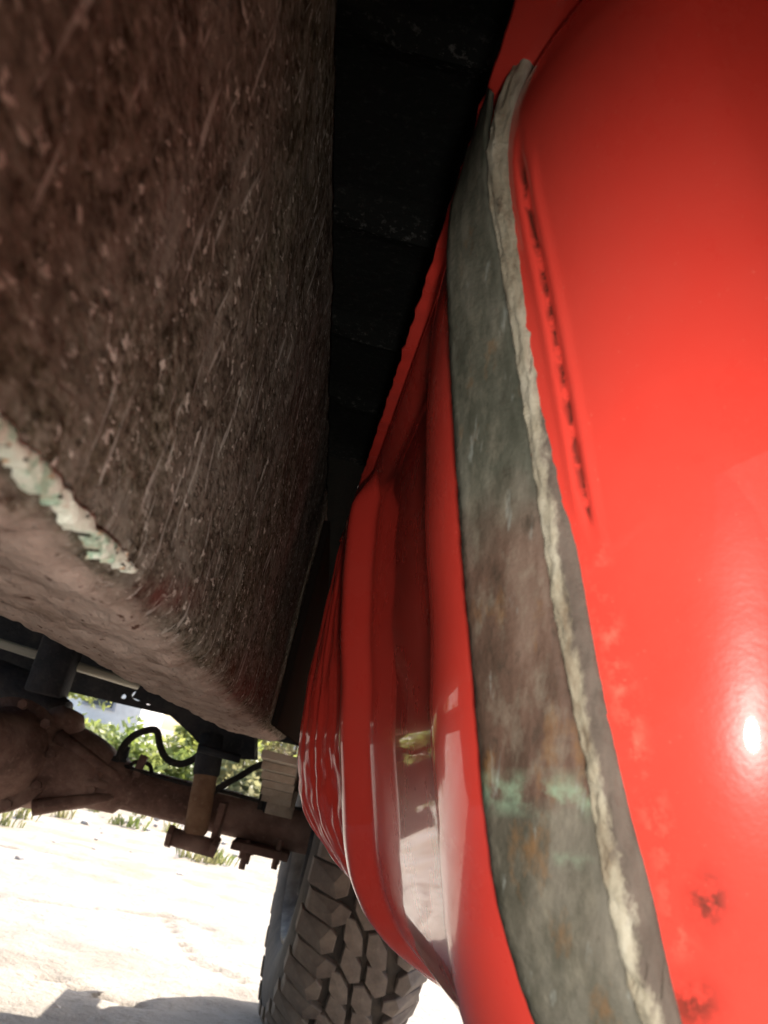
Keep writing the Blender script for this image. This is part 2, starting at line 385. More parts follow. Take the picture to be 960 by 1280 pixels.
for y in ys:
    row = []
    for (x, z) in rail_section(y):
        b = rail_z(y); dz = z-b
        low = max(0, 1-dz/.03)
        nn = .0012*nz(x*30, y*26, z*26)+.0009*nz(x*90, y*70, z*70)+low*(.0010*nz(x*60, y*38, z*30, )+.0009*nz(x*140, y*110, z*90))
        side = XR-x < .004
        row.append(Vector((x-(nn if side else nn*.3), y, z+(0 if side else nn*1.4))))
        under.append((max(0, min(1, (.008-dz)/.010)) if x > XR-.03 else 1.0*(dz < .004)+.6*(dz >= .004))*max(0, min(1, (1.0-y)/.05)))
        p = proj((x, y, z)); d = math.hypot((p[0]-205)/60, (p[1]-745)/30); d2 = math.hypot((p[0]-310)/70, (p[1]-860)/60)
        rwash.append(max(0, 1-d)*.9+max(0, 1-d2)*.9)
    rows.append(row)
mb = MB().grid(rows, cv=True)
n_ = len(rows[0]); mb.f.append(tuple(range(n_))); mb.f.append(tuple(range(len(mb.v)-n_, len(mb.v)))[::-1])
rail = mb.build('chassis_rail', m_rail, truck, attrs={'under': under, 'redwash': rwash}); rail['label'] = 'brown chipped chassis rail with paler tan underside'
# flaking green paint along the rail's lower corner
pl = smooth_path([Vector((*q, 0)) for q in ((-70, 470), (0, 538), (50, 590), (95, 640), (130, 680), (152, 700), (168, 714))], 14)
rows = []; 
for i, q in enumerate(pl):
    t = i/(len(pl)-1); wd = (19*(1-t)**.7+5)*(1+.8*nz(t*23, 1.3)+.4*nz(t*70, 2.2)); row = []
    for j in range(9):
        s = j/8-.5; off = s*2*wd*(1+.25*nz(t*26, (j > 4)*3.7, 5)+.2*nz(t*75, (j > 4)*1.9, 8)); px, py = q.x+off*.72, q.y-off*.62+3*nz(t*12, 7)
        d = fwd0*F+IX*(px-480)-IY*(py-640); d = d*((XR+.0006)/d.x); hgt = (.0003+.0009*(1-(2*s)**2))*(1+.6*nz(t*40, j*.5, 3)) if abs(s) < .49 else -.0015
        row.append(Vector((XR+hgt, d.y, d.z+H)))
    rows.append(row)
fm = MB(); fm.v = [q for r in rows for q in r]
for i in range(len(rows)-1):
    for j in range(8):
        e_ = abs(j-3.5)/3.5; t = i/len(rows)
        if nz(i*.33, j*.8, 11)+.5*nz(i*.9, j*1.7, 4) > .78-.30*e_-.30*t: continue
        a = i*9+j; fm.f.append((a, a+1, a+10, a+9))
fk = fm.build('peeling_paint', m_flake, rail); fk['label'] = 'peeling pale green paint along the rail edge'
# weld bolts / bracket for the shock on the rail
# ---- black floor pan with cross beads
fx = [-1.45+.1*i for i in range(12)]+[-.3+.012*i for i in range(35)]+[.2, .35, .5]
fy = [-2.0, -1.5, -1.0, -.6, -.3, -.1, 0]+[.12+.012*i for i in range(92)]+[1.3, 1.6, 1.9, 2.0, 2.16]
beads = [(P(470, 392, .37).y, .012), (.49, .010), (.60, .011), (.72, .01), (.25, .008)]
V, A = [], []
for y in fy:
    for x in fx:
        z = H+.282; a = 0
        for (by, bw) in beads:
            k = math.exp(-((y-by-.12*(x+.03)-.004*nz(x*40, y*10))/bw)**2); z -= .007*k; a += k*(.5+.5*nz(x*30, y*30))
        z += .0015*nz(x*18, y*18)
        V.append((x, y, z)); A.append(min(1, max(0, a)))
n = len(fx); Fc = [(j*n+i, (j+1)*n+i, (j+1)*n+i+1, j*n+i+1) for j in range(len(fy)-1) for i in range(n-1)]
k0 = len(V); x0, x1, y0, y1 = fx[0], fx[-1], fy[0], fy[-1]; zt = H+.34
per = [i for i in range(n)]+[j*n+n-1 for j in range(1, len(fy))]+[(len(fy)-1)*n+i for i in range(n-2, -1, -1)]+[j*n for j in range(len(fy)-2, 0, -1)]
for i in per: V.append((V[i][0], V[i][1], zt)); A.append(0)
for k in range(len(per)):
    k2 = (k+1) % len(per); Fc.append((per[k], per[k2], k0+k2, k0+k))
Fc.append(tuple(range(k0, k0+len(per))))
floor = mesh_obj('floor_pan', V, Fc, m_floor, truck, smooth=False, attrs={'ridge': A}); floor['label'] = 'black undersealed floor pan with pressed beads'

# ---- red fuel tank
SL = -.063                                                        # the tank runs slightly across the rail
Dz = [(-.115, .30), (-.112, .16), (-.105, .125), (-.094, .098), (-.078, .073), (-.058, .0575), (-.038, .049), (-.0, .038), (.019, .0325), (.05, .0265), (.079, .0185), (.12, .0105), (.152, .006), (.175, .0048), (.19, .0062), (.198, .010), (.2, .014)]
RX = [(-.11, .085), (-.03, .096), (.05, .088), (.13, .067), (.16, .048), (.2, .028)]
YF = [(-.11, .166), (-.03, .160), (.05, .150), (.13, .138), (.2, .126)]
RIB = [(.24, .0015), (.250, .0015), (.256, -.001), (.266, -.0085), (.29, -.0095), (.47, -.0095), (.484, -.0085), (.503, .0075), (.512, .0085), (.522, .0075), (.54, -.002), (.58, -.003), (.75, -.003)]
END = [(-.115, .30), (-.105, .13), (-.085, .06), (-.07, .031), (-.045, .002), (-.0287, -.011), (.0057, -.022), (.06, -.028), (.2, -.030)]
YR = .715
def tank_x(Y, z):                                                # z relative to the camera height
    d = smooth_tab(Dz, z, .006)
    fade = max(0, min(1, (.187-z)/.02))*max(0, min(1, (z+.108)/.02))
    o = smooth_tab(RIB, Y, .003)*fade
    x = d+SL*(Y-.2)-o
    if Y > .595:
        k = min(1, (Y-.595)/.07); k = k*k*(3-2*k)
        x += (smooth_tab(END, z, .006)-x)*k-min(1, (Y-.595)/.02)*(.0022*fade*nz(Y*230, z*5)+.0010*fade*nz(Y*120, z*40)+.0016*max(0, min(1, (.03-z)/.05))*(nz(Y*150, z*90)+nz(Y*60, z*40, 3))*fade)
    return x
def tank_front(th, z):                                           # th 0 = side, pi/2 = front face
    d = tank_x(.25, z); rx = smooth_tab(RX, z, .02); yf = smooth_tab(YF, z, .02); ry = .25-yf
    return Vector((d+rx*(1-math.cos(th)), .25-ry*math.sin(th), z+H)), Vector((d+rx, yf, z+H))
def tank_at(Y, z):
    ry = .25-smooth_tab(YF, z, .02); q = min(.999, max(0, (.25-Y)/ry))
    return tank_x(.25, z)+smooth_tab(RX, z, .02)*(1-math.sqrt(1-q*q))
zs = []
for a, b, n in ((-.1145, -.09, 12), (-.09, -.03, 24), (-.03, .05, 26), (.05, .17, 26), (.17, .2, 14)):
    zs += [a+(b-a)*i/n for i in range(n)]
zs.append(.2)
Ys = [.25+.0018*i for i in range(int((YR-.25)/.0018)+1)]
rows = []
for z in zs:
    row = []
    p, e = tank_front(math.pi/2, z)
    for x in (.42, .30, .22): row.append(Vector((max(x, e.x+.01*(x*10)), e.y, z+H)))
    for k in range(120): row.append(tank_front(math.pi/2*(1-k/120), z)[0])
    for Y in Ys: row.append(Vector((tank_x(Y, z), Y, z+H)))
    xr = tank_x(YR, z); rr = .018
    for k in range(1, 7):
        a = k/6*math.pi/2; row.append(Vector((xr+rr*(1-math.cos(a)), YR+rr*math.sin(a), z+H)))
    for x in (.2, .42): row.append(Vector((max(x, xr+rr+.005*(x*10)), YR+rr, z+H)))
    rows.append(row)
# bottom closes flat, far (outer) wall closes the shell
scuff, dust, rust = [], [], []
scl = [(652, 200), (660, 255), (676, 330), (690, 400), (703, 470), (716, 540), (728, 610), (735, 640)]
dsl = [(742, 690), (770, 830), (800, 960), (835, 1070), (850, 1180)]
def dpl(p, L): return min(dseg(Vector(p), Vector(a), Vector(b)) for a, b in zip(L, L[1:]))
for row in rows:
    for q in row:
        a = b = c_ = 0
        if q.y < .26 and q.x < .2:
            p = proj(q)
            a = max(0, 1-(dpl(p, scl)/5)**2)
            q += Vector((.45, .85, .1))*(.0016*a); q -= Vector((.45, .85, .1))*(.0009*max(0, 1-(abs(dpl(p, scl)-11)/7)**2))*(p[1] < 660)
            b = max(0, 1-dpl(p, dsl)/26)*.9
            c_ = max(0, 1-math.hypot((p[0]-885)/40, (p[1]-1125)/55))*1.4+max(0, 1-math.hypot((p[0]-865)/60, (p[1]-1255)/50))*1.2
        scuff.append(a); dust.append(b); rust.append(min(1, c_))
mb = MB().grid(rows)
tank = mb.build('fuel_tank', m_red, truck, attrs={'scuff': scuff, 'dust': dust, 'rust': rust}); tank['label'] = 'glossy red fuel tank with pressed ribs'
# seam flange round the tank, and the upper half above it
FL = [(.13, .013), (.15, .006), (.16, .004), (.2, .0012), (.26, -.0022), (.41, -.0115), (.69, -.0298), (.74, -.034)]
out = []
for k in range(30): # front run
    out.append(Vector((.42-(.42-.06)*k/30, .118, 0)))
for k in range(20):
    a = k/20*math.pi/2; out.append(Vector((.06-.056*math.sin(a), .15-.032*math.cos(a), 0)))
for k in range(110):
    Y = .15+(.742-.15)*k/109; out.append(Vector((smooth_tab(FL, Y, .01) if Y > .165 else .004, Y, 0)))
for k in range(1, 14): out.append(Vector((-.034+.454*k/13, .742, 0)))
fr = []
zf_ = H+.2
for prof in ((.016, .0), (-.0006, .0), (-.0012, .0015), (-.0006, .003), (.016, .003)):
    r_ = []
    for i, q in enumerate(out):
        a, b = out[max(0, i-1)], out[min(len(out)-1, i+1)]; t = (b-a).normalized(); nrm = Vector((t.y, -t.x, 0))   # inward
        rag = .0011*nz(i*.55, 2)+.0007*nz(i*1.9, 5) if prof[0] < .01 else 0
        r_.append(Vector((q.x, q.y, zf_+prof[1]+.0012*nz(i*.4, 9)))+nrm*(prof[0]+rag))
    fr.append(r_)
# inward normal must point to +x on the side run
fl_o = MB().grid(fr).build('seam_flange', m_red, tank, attrs={k: [0.]*(5*len(out)) for k in ('scuff', 'dust', 'rust')})
ru = []
for zz, ins in ((.203, .012), (.215, .013), (.235, .016), (.25, .026), (.256, .05)):
    r_ = []
    for i, q in enumerate(out):
        a, b = out[max(0, i-1)], out[min(len(out)-1, i+1)]; t = (b-a).normalized(); r_.append(Vector((q.x, q.y, H+zz))+Vector((t.y, -t.x, 0))*ins)
    ru.append(r_)
m2 = MB().grid(ru); k = len(out); m2.f.append(tuple(range(4*k, 5*k)))
m2.build('upper_shell', m_red, tank, attrs={k_: [0.]*len(m2.v) for k_ in ('scuff', 'dust', 'rust')})
# outer wall and bottom of the tank
m3 = MB().add([(.42, .127, H+.2), (.42, .742, H+.2), (.42, .742, H-.1145), (.42, .127, H-.1145)], [(0, 1, 2, 3)])
m3.build('outer_wall', m_red, tank, attrs={k_: [0.]*4 for k_ in ('scuff', 'dust', 'rust')})

# ---- strap and rubber pad over the tank's front corner
Lx = [(112, 612), (142, 600), (200, 580), (262, 561), (333, 557), (425, 561), (450, 562), (558, 568), (640, 574), (717, 579), (800, 587), (881, 594), (995, 603), (1060, 611), (1121, 619), (1180, 634), (1235, 651), (1280, 667), (1360, 705)]
Mx = [(112, 613), (167, 606), (217, 606), (267, 613), (312, 622), (375, 631), (437, 642), (533, 657), (617, 670), (696, 681), (727, 685), (813, 700), (881, 714), (954, 730), (1085, 750), (1207, 777), (1280, 800), (1360, 838)]
M2x = [(72, 648), (100, 633), (140, 616), (180, 610), (217, 608)]+[(a, b+1) for a, b in Mx[3:]]
Rx = [(72, 664), (100, 650), (150, 637), (200, 633), (250, 641), (300, 650), (404, 675), (529, 693), (600, 706), (675, 720), (780, 735), (860, 751), (926, 766), (1017, 786), (1117, 814), (1200, 830), (1270, 846), (1360, 880)]
def catm(tab, x):
    return sum(lerp_tab(tab, x+k) for k in (-18, -9, 0, 9, 18))/5 if tab[0][0]+18 < x < tab[-1][0]-18 else lerp_tab(tab, x)
YL, YM, YP = .2, .182, .177
def ribbon(name, tabL, tabR, yL, yR, y0, y1, thick, lift, m, nacross, rough_amp, attrs_fn=None, edge_amp=0):
    n = 130; top = []
    for i in range(n+1):
        yy = y0+(y1-y0)*i/n; row = []
        a = P(catm(tabL, yy)+edge_amp*nz(yy*.05, 1), yy, yL); b = P(catm(tabR, yy)+edge_amp*nz(yy*.06, 4), yy, yR)
        for j in range(nacross+1):
            t = j/nacross; q = a.lerp(b, t); nrm = Vector((-.72, -.68, -.15)).normalized()
            bul = lift*(1-(2*t-1)**2)+rough_amp*nz(yy*.045, t*3.5, 2)+.6*rough_amp*nz(yy*.14, t*7, 6)
            row.append(q+nrm*bul)
        top.append(row)
    nrm = Vector((-.72, -.68, -.15)).normalized()
    rows = []
    for row in top: rows.append(row+[q-nrm*thick for q in row[::-1]])
    # carry on under the tank, out of sight of the lens
    for z in (-.075, -.09, -.102, -.111, -.117, -.119):
        r_ = [Vector((tank_at(yL+(yR-yL)*j/nacross, z) if z > -.112 else (.22 if z > -.118 else .40), yL+(yR-yL)*j/nacross, H+z-.003))+nrm*.004 for j in range(nacross+1)]
        rows.append(r_+[q+Vector((.6, 0, .8))*thick for q in r_[::-1]])
    mb = MB().grid(rows, cv=True); k = len(rows[0]); mb.f.append(tuple(range(k))); mb.f.append(tuple(range(len(mb.v)-k, len(mb.v)))[::-1])
    at = {}
    if attrs_fn: at = {kk: [fn(i, i % k, k) for i in range(len(mb.v))] for kk, fn in attrs_fn(mb.v).items()}
    return mb.build(name, m, truck if name == 'tank_strap' else strap_o, attrs=at)
def strap_attr(V):
    def gfn(i, j, k):
        p = proj(V[i]); return max(0, 1-abs(p[1]-990-.04*(p[0]-600))/32)+max(0, 1-math.hypot((p[0]-712)/25, (p[1]-1074)/12))
    return {'green': gfn}
strap_o = None
strap_o = ribbon('tank_strap', Lx, Mx, YL, YM, 112, 1360, .0022, .0012, m_strap, 10, .00035, strap_attr, 1.2)
strap_o['label'] = 'weathered grey green steel strap round the red tank'
def pad_attr(V):
    def e(i, j, k):
        p = proj(V[i]); t = j/(k/2-1) if j < k/2 else 1-(j-k/2)/(k/2-1)
        return t*min(1, max(0, (p[1]-250)/350))*1.1-.08
    return {'edge': e}
pad = ribbon('rubber_pad', M2x, Rx, YM-.0012, YP, 72, 1360, .004, .0012, m_pad, 14, .0011, pad_attr, 1.6)
pad['label'] = 'cracked pale rubber pad under the strap'

# ---- rear axle
AY, AZ = 1.8, H-.132
axle = MB().tube([(-.46, AY, AZ), (-.40, AY, AZ), (-.39, AY, AZ), (-.02, AY, AZ-.004), (.03, AY, AZ-.004)], [.056, .054, .043, .042, .042], 28).build('axle_tube', m_axle, truck)
DX = -.63
# differential housing: lathe along the axle + pinion nose
pts = []; rr = []
for k in range(25):
    a = -1+2*k/24; x = DX+a*.20
    pts.append((x, AY, AZ+.012)); rr.append(.050+.046*(1-abs(a)**2.2)**.75 if abs(a) < 1 else .052)
mb = MB().tube(pts, rr, 32)
diff = mb.build('differential_housing', m_axle, axle)
nose = MB().tube([(DX, AY-.02, AZ+.01), (DX+.0, AY-.09, AZ+.018), (DX, AY-.11, AZ+.02), (DX-.01, AY-.20, AZ+.035), (DX-.01, AY-.26, AZ+.045)], [.09, .09, .078, .06, .045], 32)
nose.build('pinion_nose', m_axle, axle)
ring = MB().tube([(DX, AY-.066, AZ+.013), (DX, AY-.082, AZ+.015)], [.112, .112], 40); ring.build('carrier_flange', m_axle, axle)
for k in range(10):
    a = k/10*2*math.pi+.2; c0 = Vector((DX+.100*math.cos(a), AY-.086, AZ+.014+.100*math.sin(a)))
    MB().tube([c0, c0+Vector((0, -.012, .001))], .010, 6).build('bolt', m_axle, axle, smooth=False)
for k, (dz, sp_) in enumerate(((.05, .3), (0., 0.), (-.05, -.3))):   # ribs running out to the tube
    p0 = Vector((DX+.09, AY-.07, AZ+dz*1.4)); p1 = Vector((-.40, AY-.045, AZ+dz*.35))
    MB().tube([p0, p0.lerp(p1, .5), p1], [.016, .013, .008], 8).build('casting_rib', m_axle, axle)
MB().tube([(-.575, AY-.02, AZ-.02), (-.560, AY-.02, AZ+.06), (-.545, AY-.02, AZ+.105), (-.54, AY-.02, AZ+.125)], [.075, .055, .042, .025], 20).build('breather_boss', m_axle, axle)
for k in range(3):
    c0 = Vector((-.43, AY-.052, AZ+.03-.022*k)); MB().tube([c0+Vector((-.012, .01, 0)), c0+Vector((-.012, -.010, 0))], .0075, 6).build('bolt', m_axle, axle, smooth=False)
MB().tube(smooth_path([Vector((-.40, AY-.03, AZ+.042)), Vector((-.30, AY-.036, AZ+.036)), Vector((-.2, AY-.034, AZ+.038)), Vector((-.1, AY-.036, AZ+.036)), Vector((-.02, AY-.034, AZ+.04))], 5), .0035, 8).build('brake_line', m_hose, axle)
for px in (305, 345):     # u-bolt ends with nuts under the spring seat
    for dy in (0, .09):
        q = P(px+6, 1050, AY-.05); q.y += dy
        MB().tube([q, q+Vector((0, 0, -.055))], .0065, 10).build('u_bolt', m_axle, axle)
        MB().tube([q+Vector((0, 0, -.022)), q+Vector((0, 0, -.036))], .0125, 6).build('nut', m_axle, axle, smooth=False)
MB().box((-.085, AY, AZ-.052), (.115, .15, .016)).build('spring_plate', m_axle, axle)
bk = MB().tube([(.005, AY, AZ), (.018, AY, AZ)], [.12, .125], 36).build('backing_plate', m_dark, axle)
MB().tube([(.018, AY, AZ), (.07, AY, AZ)], [.135, .135], 36).build('brake_drum', m_axle, axle)

# ---- shock absorber
st, sb = P(263, 938, 1.73), P(242, 1052, 1.71)
dirv = (sb-st).normalized()
shock = MB().tube([st+dirv*.035, st+dirv*.04, sb-dirv*.02, sb-dirv*.012], [.0225, .0235, .0235, .018], 24).build('shock_absorber', m_shock, truck)
shock['label'] = 'dusty brown shock absorber in front of the axle'
MB().tube([st-dirv*.03, st+dirv*.045, st+dirv*.05], [.027, .027, .024], 24).build('dust_sleeve', m_dark, shock)
MB().tube([sb+Vector((-.045, 0, .0)), sb+Vector((.045, 0, -.004))], .017, 18).build('lower_bush', m_axle, shock)
MB().tube([sb+Vector((-.052, 0, 0)), sb+Vector((-.042, 0, 0))], .022, 6).build('nut', m_axle, shock, smooth=False)
MB().tube([sb+Vector((.036, 0, 0)), sb+Vector((.048, 0, -.002))], .021, 6).build('nut', m_axle, shock, smooth=False)
MB().box(sb+Vector((.036, .03, .035)), (.012, .07, .09)).build('shock_bracket', m_axle, axle)
# upper mount on the rail
mb = MB(); pr = [P(px, py, 1.72) for px, py in ((165, 872), (205, 888), (232, 912), (255, 936), (290, 948), (318, 950), (318, 900), (240, 860), (180, 850))]
n = len(pr); mb.add(pr+[q+Vector((0, .09, 0)) for q in pr], [tuple(range(n)), tuple(range(2*n-1, n-1, -1))]+[(i, (i+1) % n, n+(i+1) % n, n+i) for i in range(n)])
mb.build('shock_mount', m_dark, truck, smooth=False)
MB().tube([P(248, 935, 1.70), P(300, 949, 1.70)], .008, 8).build('mount_bolt', m_dark, truck)

# ---- leaf spring pack
ls = empty('leaf_spring', (-.08, AY, AZ+.06), parent=truck)
for k in range(6):
    ln = .46-.06*k; row = []; w2 = .029
    zc = AZ+.105-.0125*k
    for i in range(21):
        s = -1+2*i/20; y = AY+s*ln; z = zc+.088*(s*ln)**2
        xo = -.072+.003*nz(k*3.1)
        row.append([Vector((xo-w2, y, z)), Vector((xo+w2, y, z)), Vector((xo+w2, y, z+.0118)), Vector((xo-w2, y, z+.0118))])
    mb = MB().grid(row, cv=True); mb.f.append((0, 1, 2, 3)); L = len(mb.v); mb.f.append((L-1, L-2, L-3, L-4))
    mb.build('spring_leaf', m_leaf, ls, smooth=False)
mb = MB().tube(smooth_path([P(332, 1015, 1.74), P(336, 985, 1.73), P(341, 962, 1.73), P(350, 958, 1.73), P(345, 972, 1.72), P(352, 980, 1.72), P(368, 985, 1.72)], 5), .006, 8)
mb.build('spring_clip', m_dark, ls)
MB().box(P(352, 1003, 1.70), (.055, .02, .052)).build('bump_pad', m_leaf, ls)

# ---- hoses and fittings above the axle
def hose(name, pts, r, Y=1.78):
    return MB().tube(smooth_path([P(px, py, Y) for px, py in pts], 7), r, 10).build(name, m_hose, truck)
hose('breather_hose', [(86, 893), (97, 903), (108, 925), (122, 940), (140, 948), (150, 946)], .0065)
hose('brake_hose', [(149, 955), (150, 942), (158, 928), (172, 917), (190, 912), (197, 916), (200, 932), (208, 948), (225, 955), (240, 950), (256, 938)], .0075)
hose('brake_hose', [(266, 990), (284, 979), (304, 968), (322, 957), (332, 956), (334, 965), (330, 985), (325, 1012)], .0065, 1.76)
hose('brake_pipe', [(150, 957), (160, 959), (168, 953), (180, 953), (188, 958), (190, 968), (196, 974), (215, 980), (240, 990)], .0042)
q = P(149, 960, 1.79); MB().box(q, (.026, .03, .045)).build('brake_union', m_dark, axle)
MB().tube([q+Vector((0, 0, .015)), q+Vector((.002, 0, .045))], [.012, .008], 8).build('hose_fitting', m_dark, axle)
q = P(173, 962, 1.77); MB().box(q, (.016, .008, .06), Matrix.Rotation(R_(8), 3, 'Y').to_euler()).build('pipe_bracket', m_axle, axle)
MB().box(P(140, 952, 1.78), (.03, .02, .012)).build('pipe_clip', m_dark, axle)
MB().box(P(285, 992, 1.79), (.055, .03, .014)).build('pipe_clip', m_leaf, axle)

# ---- rear crossmember with lightening holes, pale pipe, silencer
CY = 2.08
cu = bpy.data.curves.new('tmp', 'CURVE'); cu.dimensions = '2D'; cu.fill_mode = 'BOTH'; cu.extrude = .004
def spl(pts):
    s = cu.splines.new('POLY'); s.points.add(len(pts)-1); s.use_cyclic_u = True
    for a, b in zip(s.points, pts): a.co = (b[0], b[1], 0, 1)
zb = H+.0318
spl([(-1.4, zb), (.2, zb+.0), (.2, zb+.19), (-1.4, zb+.19)])
def hole(px, py, r, rz=None):
    q = P(px, py, CY); rz = rz or r
    spl([(q.x+r*math.cos(a*.5236), q.z+rz*math.sin(a*.5236)) for a in range(12)])
hole(155, 871, .006); hole(174, 870, .018, .012); hole(187, 879, .007); hole(30, 842, .014, .005)
hole(52, 849, .010, .005)
tmp = bpy.data.objects.new('tmp', cu); me = bpy.data.meshes.new_from_object(tmp)
vv = [Vector((q.co.x, CY-q.co.z, q.co.y)) for q in me.vertices]; ff = [tuple(p.vertices) for p in me.polygons]
bpy.data.objects.remove(tmp)
cm = mesh_obj('crossmember', vv, ff, m_dark, truck, smooth=False); cm['label'] = 'dark rear crossmember with round holes'
MB().box((-.6, CY+.045, zb+.187), (1.6, .08, .01)).build('top_lip', m_dark, cm)
MB().box((-.6, CY+.012, zb+.008), (1.6, .02, .012)).build('bottom_lip', m_dark, cm)
MB().tube([P(-60, 786, 1.98), P(0, 804, 1.98), P(45, 818, 1.98), P(90, 831, 1.98), P(165, 854, 1.98), P(215, 868, 1.98)], .011, 10).build('fuel_pipe', m_pipe, truck)
q0, q1 = P(68, 800, 1.95), P(70, 868, 1.95)
MB().box((q0+q1)/2, (.085, .06, (q0-q1).length*1.05)).build('bump_stop_bracket', m_dark, truck)
MB().tube([P(-130, 830, 1.98), P(-20, 848, 1.98), P(30, 866, 1.97), P(62, 880, 1.96), P(82, 890, 1.95)], [.055, .055, .05, .035, .025], 20).build('exhaust_silencer', m_dark, truck)
MB().box((.452, -.35, H+.10), (.03, 3.3, .48)).build('sill_blocker', m_red, truck)  # unseen sill, added to keep side light off the tank
MB().box((-1.47, -.35, H+.10), (.03, 3.3, .48)).build('sill_blocker', m_red, truck)  # unseen left sill, added to cut sky light under the floor
MB().box((-.74, .02, H-.03), (.42, 1.8, .44), bev=.25).build('gearbox_blocker', m_dark, truck)  # unseen box, added to block bright ground left of the rail
MB().tube([(-.66, .92, H-.10), (-.64, 1.3, H-.09), (DX, AY-.26, AZ+.045)], .035, 16).build('propeller_shaft', m_dark, truck)
MB().box((-.0495, 1.09, H+.118), (.006, .74, .190)).build('rail_shade_plate', m_rail_shade, truck)  # added plate, painted dark as the shade over the rail's far face
MB().box((-.45, 2.19, H+.26), (1.9, .06, .10)).build('rear_sill', m_dark, truck)

# ---- rear wheel
TX, TW, TR = .103, .224, .382
wheel = empty('wheel', (TX, AY, H-.51+TR), parent=truck); wheel.rotation_euler = (0, 0, R_(6.0)); wheel['label'] = 'rear wheel with a chunky mud terrain tyre'
WC = Vector((TX, AY, TR))
def lathe_x(prof, n=72):
    return [[WC+Vector((x, r*math.cos(k*2*math.pi/n), r*math.sin(k*2*math.pi/n))) for k in range(n)] for (x, r) in prof]
hw = TW/2
prof = [(-hw+.02, .205), (-hw+.004, .215), (-hw-.006, .245), (-hw-.010, .285), (-hw-.004, .325), (-hw+.008, .350), (-hw+.03, .366), (-hw*.5, .3705), (0, .372), (hw*.5, .3705), (hw-.03, .366), (hw-.008, .350), (hw+.004, .325), (hw+.010, .285), (hw+.006, .245), (hw-.004, .215), (hw-.02, .205)]
tyre = MB().grid(lathe_x(prof), cv=True).build('tyre', m_groove, wheel)
MB().grid(lathe_x([(-hw+.022, .212), (-hw+.006, .214), (-hw+.004, .205), (-hw+.018, .200), (-hw+.03, .188), (-.03, .178), (.03, .178), (.03, .06), (.036, .06), (.04, .19), (hw-.02, .20), (hw-.004, .212)], 60), cv=True).build('rim', m_steel, wheel)
# tread: shoulder lugs and two rows of staggered, chevron set centre blocks; each block its own piece
def surf(x):   # radius of carcass at x
    return lerp_tab([(p[0], p[1]) for p in prof[4:13]], x)
NP = 26
def block(poly, a0, h, side=False):
    """poly: (x, s) outline, s along the circumference in pitch units; returns verts about the wheel centre"""
    pitch = 2*math.pi/NP; V = []; n = len(poly); cx = sum(p[0] for p in poly)/n; cs = sum(p[1] for p in poly)/n
    for lev, (shr, dh) in enumerate(((1.12, -.008), (1.09, h*.85), (1.02, h))):
        for (x, s) in poly:
            xx = cx+(x-cx)*shr; ss = cs+(s-cs)*shr; a = (ss)*pitch; r = surf(max(-hw-.003, min(hw+.003, xx)))+dh
            V.append(Vector((xx, -r*math.cos(a), -r*math.sin(a))))
    V.append(Vector((cx, -(surf(cx)+h+.0015)*math.cos(cs*pitch), -(surf(cx)+h+.0015)*math.sin(cs*pitch))))
    Fc = [(2*n+i, 2*n+(i+1) % n, 3*n) for i in range(n)]
    for l in range(2):
        for i in range(n): Fc.append((l*n+i, l*n+(i+1) % n, (l+1)*n+(i+1) % n, (l+1)*n+i))
    return V, Fc
kinds = []
h_ = .0135
L_ = [[(-hw-.004, .02), (-hw-.004, .46), (-.075, .50), (-.060, .40), (-.060, .14), (-.072, .04)],
      [(-hw+.001, .56), (-hw+.001, .94), (-.070, .98), (-.050, .86), (-.048, .66), (-.066, .58)],
      [(-.050, .02), (-.046, .36), (-.026, .52), (-.012, .40), (-.018, .14), (-.036, -.02)],
      [(-.040, .46), (-.040, .80), (-.018, .98), (-.004, .86), (-.008, .60), (-.024, .48)],
      [(-.008, .02), (-.004, .34), (.016, .50), (.032, .34), (.026, .06), (.006, -.10)],
      [(.004, .52), (.008, .80), (.030, .94), (.044, .78), (.040, .50), (.022, .40)]]
Rr = [[(-x, s+.5) for (x, s) in L_[0]][::-1], [(-x, s+.5) for (x, s) in L_[1]][::-1]]
L_ = L_[:2]+[[(x, s+5.0*x) for (x, s) in pl_] for pl_ in L_[2:]]
for poly in L_+Rr:
    V, Fc = block(poly, 0, h_)
    me = bpy.data.meshes.new('tread_block'); me.from_pydata([tuple(q) for q in V], [], Fc); me.materials.append(m_rub)
    bm = bmesh.new(); bm.from_mesh(me); bmesh.ops.recalc_face_normals(bm, faces=bm.faces[:]); bm.to_mesh(me); bm.free()
    kinds.append(me)
for i in range(NP):
    for me in kinds:
        o = bpy.data.objects.new('tread_block', me); C.objects.link(o); o.parent = wheel
        o.rotation_euler = (i*2*math.pi/NP+.05, 0, 0)

